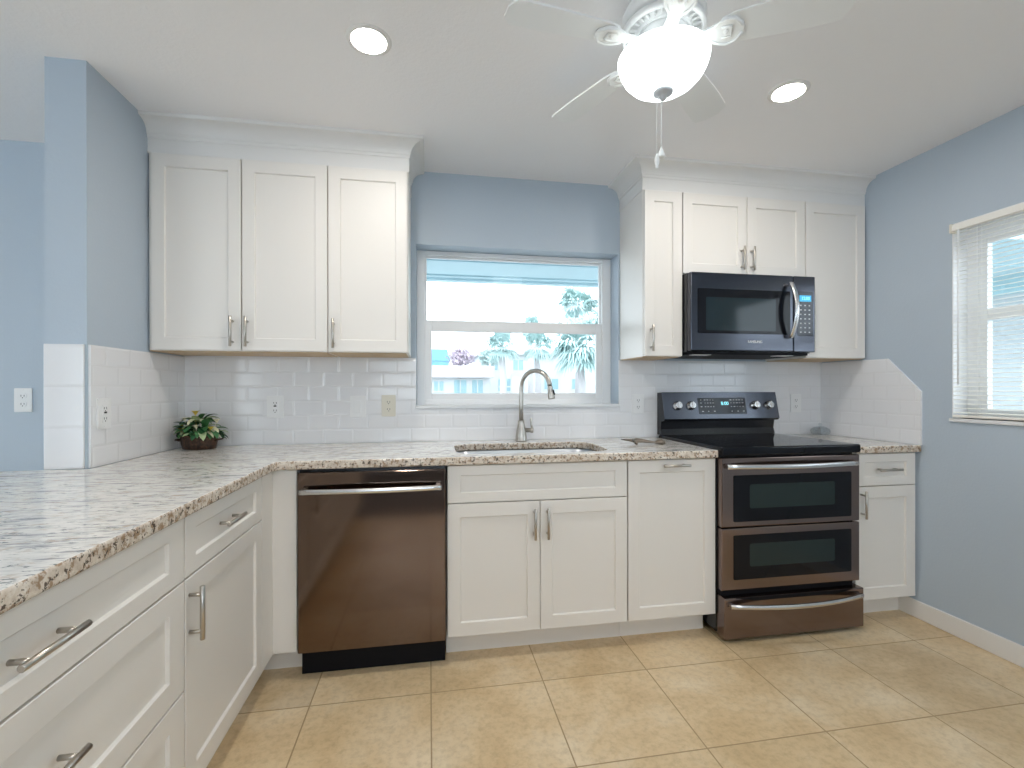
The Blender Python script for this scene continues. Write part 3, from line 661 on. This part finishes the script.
# ------------------------------------------------------------------ wall plates
def plate(name, lab, fr, u, w, kind, pw=.076, ph=.118, m=None, cat='outlet', v=0.008):
    m = m or M_plate
    t = thing(name, lab, cat, fr(u, v, w - ph / 2), 'wall outlets and switches')
    def pr(poly, d0, d1, bev=0):
        bm = B(); add_prism(bm, poly, lambda a, b, d: fr(a, d, b), d0, d1, bev); return bm
    obj('plate', pr(rrect(u - pw / 2, u + pw / 2, w - ph / 2, w + ph / 2, .004, 3), v, v + .006, .0012), m, t)
    f = v + .006
    if kind == 'rocker':
        obj('rocker', pr(rrect(u - .017, u + .017, w - .034, w + .034, .002, 2), f, f + .004, .001), m, t)
    else:
        if kind == 'duplex': zs = [(w + .020, .0145), (w - .020, .0145)]
        else: zs = [(w, .034)]
        for z, hh in zs:
            r = obj('receptacle', pr(rrect(u - .0165, u + .0165, z - hh, z + hh, .004 if kind != 'duplex' else .0135, 4), f, f + .002), m, t)
            zz = [z] if kind == 'duplex' else [z + .02, z - .02]
            bm = B()
            for q in zz:
                for dx, hw in ((-.0065, .0012), (.0065, .0012)): add_prism(bm, [(u + dx - hw, q - .003), (u + dx + hw, q - .003), (u + dx + hw, q + .006), (u + dx - hw, q + .006)], lambda a, b, d: fr(a, d, b), f + .002, f + .0024)
                add_prism(bm, [(u + .0025 * math.cos(k * PI / 4), q - .0085 + .0025 * math.sin(k * PI / 4)) for k in range(8)], lambda a, b, d: fr(a, d, b), f + .002, f + .0024)
            if kind == 'gfci':
                add_prism(bm, rrect(u - .007, u + .007, z + .001, z + .008, .001, 1), lambda a, b, d: fr(a, d, b), f + .002, f + .0035)
            obj('slots', bm, M_hole, r)
    for q in (w + ph * .42, w - ph * .42):
        bm = B(); add_prism(bm, [(u + .003 * math.cos(k * PI / 4), q + .003 * math.sin(k * PI / 4)) for k in range(8)], lambda a, b, d: fr(a, d, b), f, f + .0008)
        obj('screw', bm, m, t)
    return t
plate('wall_outlet', 'white outlet with dark reset button on tile behind the plant', FB, 0.446, 1.108, 'gfci', .084)
plate('light_switch', 'white rocker switch on the tile beside the almond outlet', FB, 0.868, 1.106, 'rocker', .084, cat='switch')
plate('wall_outlet', 'almond coloured outlet on the tile beside the kitchen window', FB, 1.031, 1.110, 'duplex', m=M_beige)
plate('wall_outlet', 'white outlet on the tile between the window and the range', FB, 2.497, 1.112, 'duplex')
plate('wall_outlet', 'white outlet on the tile beyond the range, toward the side wall', FB, 3.577, 1.108, 'duplex')
plate('wall_outlet', 'white outlet on the tiled short wall over the peninsula', FL, -0.632, 1.108, 'gfci')
plate('wall_outlet', 'white outlet on the blue wall of the adjoining room', FB, -0.713, 1.150, 'duplex', v=0.0)

# ------------------------------------------------------------------ ceiling lights and fan
def can(lab, x, y):
    t = thing('recessed_light', lab, 'ceiling light', (x, y, ZC), 'recessed ceiling lights')
    bm = B(); add_lathe(bm, [(.058, ZC - .0005), (.058, ZC - .004), (.062, ZC - .007), (.076, ZC - .004), (.078, ZC - .0005)], (x, y, 0), 40, caps=False); obj('trim_ring', bm, M_trim, t)
    bm = B(); add_lathe(bm, [(.0575, ZC - .0005), (.0575, ZC - .0035)], (x, y, 0), 40); obj('lens', bm, M_can, t)
can('glowing recessed ceiling light above the corner cabinets', 1.046, -0.992)
can('glowing recessed ceiling light above the range, beyond the fan', 2.708, -0.985)
can('unseen ceiling light added for fill over the peninsula behind the camera', 1.046, -2.9)  # unseen cans from here on, added for extra fill light
can('unseen ceiling light added for fill on the window wall side', 2.708, -2.9)
can('unseen ceiling light added for fill by the sliding door', 1.9, -4.6)
can('unseen ceiling light added for fill in the adjoining room', -2.0, -2.0)

CX, CY = 1.97, -1.34
t = thing('ceiling_fan', 'white five blade ceiling fan with lit frosted bowl', 'ceiling fan', (CX, CY, 2.08))
bm = B(); add_lathe(bm, [(.075, ZC - .001), (.085, 2.405), (.092, 2.385), (.118, 2.372), (.126, 2.355), (.128, 2.335), (.122, 2.322), (.095, 2.318), (.085, 2.300)], (CX, CY, 0), 48); obj('motor_housing', bm, M_fan, t)
bm = B()
add_lathe(bm, [(.122, 2.318), (.126, 2.314), (.126, 2.302), (.120, 2.298), (.112, 2.300), (.112, 2.316)], (CX, CY, 0), 48, caps=False)
add_lathe(bm, [(.082, 2.316), (.086, 2.300), (.080, 2.296), (.074, 2.300), (.074, 2.316)], (CX, CY, 0), 40, caps=False)
for k in range(30):
    a = 2 * PI * k / 30; p = lambda r, z: (CX + r * math.cos(a), CY + r * math.sin(a), z)
    add_tube(bm, [p(.080, 2.306), p(.116, 2.306)], .0042, 6)
obj('vent_ring', bm, M_fan, t)
bm = B(); add_lathe(bm, [(.074, 2.312), (.074, 2.290), (.060, 2.280), (.058, 2.262), (.070, 2.246), (.095, 2.238), (.102, 2.234), (.102, 2.229), (.090, 2.227)], (CX, CY, 0), 40); obj('light_fitter', bm, M_fan, t)
TH0 = math.radians(185.4)
for k in range(5):
    M = Matrix.Translation((CX, CY, 2.270)) @ Matrix.Rotation(TH0 - k * 2 * PI / 5, 4, 'Z') @ Matrix.Rotation(math.radians(-11), 4, 'X')
    prof = []
    NR = 18
    for j in range(NR + 1):
        r = .165 + (.503 - .165) * j / NR; s = (r - .165) / .338
        w = .048 + .014 * min(1, s * 1.6)
        e = .503 - r
        if e < .035: w *= math.sqrt(max(0.0, 1 - ((.035 - e) / .035) ** 2)) * .45 + .55 if e > .002 else .42
        if s < .1: w *= .78 + 2.2 * s
        prof.append((r, w))
    poly = [(r, -w) for r, w in prof] + [(r, w) for r, w in prof[::-1]]
    bm = B(); add_prism(bm, poly, lambda u, v, d: (u, v, d), 0.0, 0.0055); bmesh.ops.transform(bm, matrix=M, verts=bm.verts[:]); bl = obj('blade', bm, M_fan, t)
    # ornate blade iron: arm, medallion and scroll rims
    bm = B()
    arm = [(.075, .022), (.12, .016), (.15, .030), (.178, .046), (.205, .040), (.224, .018), (.228, 0)]
    poly = [(r, -w) for r, w in arm] + [(r, w) for r, w in arm[:-1][::-1]]
    add_prism(bm, poly, lambda u, v, d: (u, v, d), -0.006, -0.0005, 0.0015)
    for sgn in (-1, 1):
        add_tube(bm, [(.135, sgn * .020, -.007), (.158, sgn * .036, -.009), (.182, sgn * .043, -.009), (.205, sgn * .036, -.009), (.222, sgn * .012, -.008)], .0042, 7)
    add_tube(bm, [(.165, -.018, -.008), (.192, -.018, -.009), (.192, .018, -.009), (.165, .018, -.008)], .0034, 6)
    add_lathe(bm, [(.0, -.012), (.006, -.011), (.008, -.007)], (.178, 0, 0), 10, caps=False)
    bmesh.ops.transform(bm, matrix=M, verts=bm.verts[:]); obj('blade_iron', bm, M_fan, bl)
bm = B(); add_lathe(bm, [(.136, 2.229), (.1385, 2.225), (.1375, 2.217), (.132, 2.198), (.121, 2.176), (.101, 2.154), (.075, 2.137), (.046, 2.127), (.012, 2.124), (.004, 2.124)], (CX, CY, 0), 48, caps=False)
add_lathe(bm, [(.136, 2.229), (.100, 2.228)], (CX, CY, 0), 48, caps=False)
obj('glass_bowl', bm, M_bowl, t)
bm = B(); add_lathe(bm, [(.030, 2.1285), (.029, 2.119), (.018, 2.113), (.012, 2.109), (.009, 2.101), (.004, 2.097)], (CX, CY, 0), 24); obj('finial', bm, mat('satin grey cap', (.50, .52, .55, 1), .4, .3), t)
def chain(dx, dy, z1, bell):
    bm = B(); n = int((2.104 - z1) / .0055)
    add_tube(bm, [(CX + dx * .4, CY + dy * .4, 2.110), (CX + dx, CY + dy, 2.094), (CX + dx, CY + dy, z1)], .0009, 5)
    for i in range(n): bmesh.ops.create_icosphere(bm, subdivisions=1, radius=.0019, matrix=Matrix.Translation((CX + dx, CY + dy, 2.096 - i * .0055)))
    c = obj('pull_chain', bm, M_plate, t)
    bm = B()
    if bell: prof = [(.002, z1), (.004, z1 - .006), (.009, z1 - .020), (.0125, z1 - .030), (.0115, z1 - .034), (.004, z1 - .035)]
    else: prof = [(.002, z1), (.004, z1 - .006), (.0075, z1 - .018), (.007, z1 - .028), (.004, z1 - .036), (.0045, z1 - .042), (.002, z1 - .046)]
    add_lathe(bm, prof, (CX + dx, CY + dy, 0), 14); obj('pendant', bm, M_fan, c)
chain(-.026, -.010, 1.925, False); chain(-.004, .004, 1.955, True)

# ------------------------------------------------------------------ plant
PX, PY = 0.138, -0.150
M_pot = mat('aged bronze tub', (0.055, 0.032, 0.022, 1), 0.45, 0.3); ns, ls, b_ = nt(M_pot)
_g = ns.new('ShaderNodeNewGeometry'); _n = noise(ns, ls, _g.outputs['Position'], 60, 5, .7); _r_ = ramp(ns, [(.4, (.028, .018, .015, 1)), (.6, (.10, .05, .03, 1)), (.75, (.20, .11, .06, 1))]); ls.new(_n.outputs[0], _r_.inputs[0]); ls.new(_r_.outputs[0], b_.inputs['Base Color'])
M_leaf = [mat('leaf dark', (.02, .10, .04, 1), .4), mat('leaf mid', (.06, .20, .07, 1), .4), mat('leaf pale', (.38, .48, .26, 1), .45), mat('leaf cream', (.62, .62, .42, 1), .5)]
M_petal = mat('yellow petal', (.72, .55, .10, 1), .5); M_petal2 = mat('cream petal', (.78, .74, .55, 1), .5)
t = thing('potted_plant', 'small leafy plant with cream flowers in an oval bronze tub', 'plant', (PX, PY, ZT))
bm = B(); add_lathe(bm, [(.0, .9085), (.066, .9085), (.074, .912), (.080, .935), (.085, .968), (.091, .976), (.088, .979), (.082, .974), (.078, .958), (.0, .958)], (PX, PY, 0), 36, caps=False, sx=1.0, sy=.62); pt = obj('tub', bm, M_pot, t)
for sg in (-1, 1):
    bm = B(); add_tube(bm, [(PX + sg * .078, PY - .022, .952), (PX + sg * .098, PY - .020, .956), (PX + sg * .103, PY, .957), (PX + sg * .098, PY + .020, .956), (PX + sg * .078, PY + .022, .952)], .004, 8); obj('handle', bm, M_pot, pt)
bm = B(); add_lathe(bm, [(.0, .966), (.079, .9635), (.079, .9585), (.0, .9585)], (PX, PY, 0), 24, caps=False, sy=.62); obj('soil', bm, M_dark, t)
random.seed(11)
def add_leaf(bm, p, az, el, L, W, droop, mi):
    d = Vector((math.cos(az), math.sin(az), 0)); side = Vector((-math.sin(az), math.cos(az), 0)); rows = []
    n = 7; pos = Vector(p); ang = el
    for i in range(n + 1):
        s = i / n; w = W * math.sin(PI * min(1, s * .92 + .08)) ** .8 * (1 if s < 1 else .05)
        up = Vector((0, 0, 1)) * math.cos(ang) - d * math.sin(ang)
        rows.append([bm.verts.new(pos + side * w + up * w * .35), bm.verts.new(pos), bm.verts.new(pos - side * w + up * w * .35)])
        pos = pos + (d * math.cos(ang) + Vector((0, 0, 1)) * math.sin(ang)) * (L / n); ang -= droop / n
    for a, b in zip(rows, rows[1:]):
        for k in (0, 1):
            f = bm.faces.new((a[k], a[k + 1], b[k + 1], b[k])); f.material_index = mi; f.smooth = True
bm = B()
for i in range(96):
    az = random.uniform(0, 2 * PI); rr = random.uniform(0, 1) ** .6
    p = (PX + math.cos(az) * rr * .066, PY + math.sin(az) * rr * .036, .962 + (1 - rr) * .085 + random.uniform(0, .014))
    L = random.uniform(.055, .098); az2 = az + random.uniform(-.6, .6)
    if math.cos(az2) * L + p[0] < .035: L = max(.02, (p[0] - .03) / max(.2, -math.cos(az2)))
    if math.sin(az2) * L + p[1] > -.03: L = max(.02, (-.03 - p[1]) / max(.2, math.sin(az2)))
    add_leaf(bm, p, az2, random.uniform(.15, 1.1) * (1.25 - rr * .7), L, random.uniform(.011, .020), random.uniform(.8, 1.9), random.choice((0, 0, 1, 1, 1, 2, 2, 3, 3)))
fo = obj('foliage', bm, M_leaf, t)
for (dx, dy, z, m, R0) in ((-.062, -.038, 1.000, 0, .020), (-.055, -.020, 1.050, 1, .020), (-.004, -.030, 1.080, 0, .024), (.012, -.058, 1.014, 1, .022), (.022, -.030, 1.045, 1, .018), (.068, -.040, 1.006, 0, .019), (.088, -.025, 1.040, 1, .023), (.034, -.066, .972, 1, .017), (-.078, .0, 1.02, 0, .015)):
    bm = B(); c = Vector((PX + dx, PY + dy, z)); 
    for q in range(6):
        add_leaf(bm, c, q * PI / 3 + dx * 40, 1.0, R0 * 1.15, R0 * .42, .7, 0)
    bmesh.ops.create_icosphere(bm, subdivisions=2, radius=R0 * .24, matrix=Matrix.Translation(c + Vector((0, 0, .003))))
    add_tube(bm, [(c.x, c.y, c.z), (PX + dx * .6, PY + dy * .6, .963)], .0012, 5)
    obj('flower', bm, M_petal if m == 0 else M_petal2, t)

# ------------------------------------------------------------------ small things on the counters
M_pewter = mat('dull bronze metal', (.20, .17, .14, 1), .4, .8)
t = thing('spoon_rest', 'small dull bronze metal utensil lying on granite near the range', 'utensil', (2.40, -.355, ZT))
a0, a1 = Vector((2.318, -.335, ZT)), Vector((2.488, -.380, ZT)); dx = (a1 - a0).normalized(); nx = Vector((-dx.y, dx.x, 0))
bm = B(); st = [(0, .010, .010, .024), (.018, .018, .009, .031), (.05, .023, .010, .028), (.085, .019, .008, .021), (.112, .012, .006, .015), (.128, .017, .004, .022), (.148, .019, .004, .028), (.166, .010, .004, .018)]; rings = []
for s, w, zb, zt in st:
    c = a0 + dx * s
    rings.append([bm.verts.new(c + nx * q * w + Vector((0, 0, z))) for q, z in ((-1, zb), (1, zb), (1, (zb + zt) / 2), (.5, zt), (-.5, zt), (-1, (zb + zt) / 2))])
for r0, r1 in zip(rings, rings[1:]):
    for k in range(6): bm.faces.new((r0[k], r0[(k + 1) % 6], r1[(k + 1) % 6], r1[k])).smooth = True
bm.faces.new(rings[0]); bm.faces.new(rings[-1][::-1]); obj('body', bm, M_pewter, t)
bm = B(); add_tube(bm, [a0 + Vector((0, 0, .018)), a0 - dx * .025 + Vector((0, .010, .021)), a0 - dx * .055 + Vector((0, .020, .022))], [.0075, .0055, .0022], 8); obj('handle', bm, M_pewter, t)
for s, w in ((.018, -.014), (.018, .014), (.150, -.012), (.150, .012)):
    bm = B(); c = a0 + dx * s + nx * w; add_tube(bm, [c + Vector((0, 0, .0004)), c + Vector((0, 0, .014))], [.0065, .005], 8); obj('foot', bm, M_pewter, t)
GX, GY = 3.690, -.085
t = thing('glass_dish', 'small clear glass dish with knobbed lid beyond the range', 'dish', (GX, GY, ZT))
bm = B(); add_lathe(bm, [(.0, .9085), (.040, .9085), (.052, .918), (.056, .934), (.053, .934), (.049, .919), (.038, .9125), (.0, .9125)], (GX, GY, 0), 28, caps=False); obj('bowl', bm, M_clear, t)
bm = B(); add_lathe(bm, [(.056, .9345), (.052, .946), (.036, .958), (.012, .964), (.006, .967), (.011, .973), (.011, .979), (.006, .984), (.0, .985)], (GX, GY, 0), 28, caps=False); add_lathe(bm, [(.053, .9345), (.049, .944), (.034, .955), (.0, .961)], (GX, GY, 0), 28, caps=False); obj('lid', bm, M_clear, t)

# ------------------------------------------------------------------ outside
M_lawn = mat('sunlit pale lawn', (.40, .405, .40, 1), .9); M_stucco = mat('white stucco', (.44, .45, .45, 1), .8); M_soffit = mat('aqua soffit paint', (.55, .70, .73, 1), .7)  # lawn: even pale tone, picked for its bounce onto the soffit
M_roof = mat('pale roof', (.47, .44, .45, 1), .8); M_pane = mat('dull window', (.20, .32, .35, 1), .5); M_blue = mat('blue tarp', (.12, .30, .46, 1), .6)
M_bark = mat('hazed palm bark', (.42, .40, .40, 1), .9); M_frond = [mat('hazed palm green', (.34, .48, .46, 1), .6), mat('hazed palm grey green', (.48, .60, .59, 1), .6)]  # palm colours paled, veiling haze is put into the base colour
M_twig = mat('bare mauve tree', (.46, .38, .44, 1), .9); M_bush = mat('bush', (.34, .44, .42, 1), .9)
tag(obj('ground', box(-60, 90, 0.2, 120, -.4, -.15), M_lawn), 'pale green lawn outside the windows', 'lawn', kind='structure')
bm = B(); add_box(bm, -6, 8.8, .2, 2.28, 2.34, 2.42); add_box(bm, -6, 8.8, 2.20, 2.30, 2.318, 2.46)
for y in (.8, 1.5, 2.05): add_box(bm, -6, 8.8, y, y + .02, 2.325, 2.341)
tag(obj('porch_roof', bm, M_soffit), 'aqua painted roof overhang outside the kitchen window', 'roof', kind='structure')
def building(label, x0, x1, y, depth, h, wins, roof_h, eave=.5):
    t = thing('building', label, 'building', ((x0 + x1) / 2, y, -.15), 'buildings across the lawn')
    obj('wall', box(x0, x1, y, y + depth, -.15, h), M_stucco, t)
    obj('roof', box(x0 - .3, x1 + .3, y - eave, y + depth + .3, h, h + roof_h, .05), M_roof, t)
    for a, b, c, d in wins:
        bm = B()
        for q in ((a, a + .08, c, d), (b - .08, b, c, d), (a + .08, b - .08, c, c + .08), (a + .08, b - .08, d - .08, d), ((a + b) / 2 - .04, (a + b) / 2 + .04, c + .08, d - .08)): add_box(bm, q[0], q[1], y - .06, y, q[2], q[3])
        w = obj('window', bm, M_stucco, t); obj('pane', box(a + .06, b - .06, y - .03, y - .001, c + .06, d - .06), M_pane, w)
    return t
building('long low white building with flat roof across the lawn', -3.5, 5.6, 32.0, 6, 2.02, [(1.5, 2.35, 1.0, 1.85), (2.95, 4.0, .3, 1.95), (4.25, 5.2, .3, 1.95), (-.6, .4, .9, 1.85)], .86)
building('white two storey building partly hidden behind the palm trees', 6.3, 18.5, 44.0, 8, 4.6, [(7.9, 9.3, .9, 2.3), (12.6, 14.2, 1.1, 2.3), (7.2, 8.0, 3.0, 4.2), (9.4, 10.6, 3.0, 4.2), (15.5, 16.8, 1.1, 2.3)], .4)
t = thing('railing', 'white post and rail walkway screen in front of the building', 'railing', (7.6, 38.5, -.15))
for x in (6.45, 7.45, 8.45, 9.5, 10.4):
    obj('post', box(x - .07, x + .07, 38.4, 38.54, -.15, 3.7), M_stucco, t)
for z in (1.35, 2.42): obj('rail', box(6.3, 10.5, 38.42, 38.52, z, z + .13), M_stucco, t)
bm = B(); add_prism(bm, [(.4, 4.3), (3.6, 4.3), (3.2, 5.6), (1.5, 5.6)], lambda u, v, d: (u, d, v), 50, 54); add_box(bm, .6, 3.4, 50.1, 53.9, -.15, 4.3)
tag(obj('shed', bm, M_blue), 'bright blue roofed shed showing above the low white building', 'shed')
def bare_tree(label, x, y, h, R0, m, seed):
    random.seed(seed); t = thing('tree', label, 'tree', (x, y, -.15), 'trees across the lawn')
    bm = B(); add_tube(bm, [(x, y, -.15), (x + .05, y, h * .5), (x, y, h * .7)], [.14, .10, .06], 7); obj('trunk', bm, M_bark, t)
    bm = B()
    for i in range(700):
        th, ph, rr = random.uniform(0, 2 * PI), math.acos(random.uniform(-1, 1)), random.uniform(.3, 1) ** .6 * R0
        p = Vector((x + rr * math.sin(ph) * math.cos(th), y + rr * math.sin(ph) * math.sin(th), h - R0 * .7 + rr * math.cos(ph) * .8)); q = p + Vector((random.gauss(0, .2), random.gauss(0, .2), random.uniform(.02, .3))); s = Vector((random.gauss(0, .1), random.gauss(0, .1), random.gauss(0, .1)))
        v = [bm.verts.new(k) for k in (p, p + s, q + s, q)]; bm.faces.new(v)
    obj('crown', bm, m, t)
bare_tree('mauve leafed round tree above the low white roof', 4.2, 42.5, 4.9, 1.15, M_twig, 5)
bare_tree('grey green bushy tree beside the walkway screen', 6.75, 41.3, 4.6, .85, M_bush, 6)
def palm(label, x, y, h, R0, seed, nf=34):
    R0 *= 1.28; random.seed(seed); t = thing('palm_tree', label, 'palm tree', (x, y, -.15), 'palm trees across the lawn')
    bm = B(); add_tube(bm, [(x, y, -.15), (x + .06, y, h * .4), (x - .05, y, h * .75), (x, y, h)], [.26, .22, .20, .23], 10); obj('trunk', bm, M_bark, t)
    bm = B()
    for i in range(nf):
        az = random.uniform(0, 2 * PI); el = random.uniform(-.9, 1.45); P = R0 * random.uniform(.35, .55); d = Vector((math.cos(az) * math.cos(el), math.sin(az) * math.cos(el), math.sin(el)))
        c = Vector((x, y, h)) + d * P; side = d.cross(Vector((0, 0, 1))).normalized(); up = side.cross(d); mi = random.choice((0, 0, 1))
        add_tube(bm, [(x, y, h - .1), tuple(c)], .025, 4)
        for k in range(15):
            a = (k - 7) / 7 * 1.85; L = R0 * random.uniform(.48, .64) * (1 - .25 * abs(a) / 1.85)
            dr = d * math.cos(a) + side * math.sin(a); w = (dr.cross(up)).normalized() * R0 * .030
            m_ = c + dr * L * .55 - Vector((0, 0, .03 * R0)); e_ = c + dr * L - Vector((0, 0, R0 * random.uniform(.10, .32)))
            v = [bm.verts.new(q) for q in (c, m_ + w, e_, m_ - w)]; f = bm.faces.new(v); f.material_index = mi
    obj('crown', bm, M_frond, t)
palm('largest fan palm, its crown low in front of the white building', 10.0, 24.0, 3.75, 1.75, 1, 60)
palm('short fan palm standing behind the walkway screen', 6.0, 28.2, 4.0, 1.15, 2, 44)
palm('fan palm between the short one and the largest', 8.45, 28.6, 4.15, 1.15, 3, 44)
palm('tall fan palm rising above the others against the sky', 11.4, 29.0, 7.15, 1.35, 4, 50)
palm('slim fan palm showing its top above the sash rail', 9.0, 33.5, 6.1, .95, 6, 36)
palm('tall fan palm at the window edge beside the tallest', 15.6, 33.5, 6.6, 1.6, 8, 50)
# beyond the side window
M_aqua = mat('aqua wall', (.27, .48, .52, 1), .8)
tag(obj('neighbour_wall', box(9.0, 9.3, -3, 16, -.15, 4.6), M_aqua), 'aqua toned wall beyond the side window, reading as tinted sky', 'wall', kind='structure')  # aqua is made up so the wall reads as tinted sky
tag(obj('white_block_wall', box(7.0, 7.2, .62, 1.75, -.15, 2.15), mat('white masonry', (.52, .54, .54, 1), .8)), 'white masonry screen outside the side window', 'wall', kind='structure')
tag(obj('side_ground', box(XR + .2, 60, -12, .2, -.4, -.15), M_lawn), 'pale ground outside the side window', 'lawn', kind='structure')
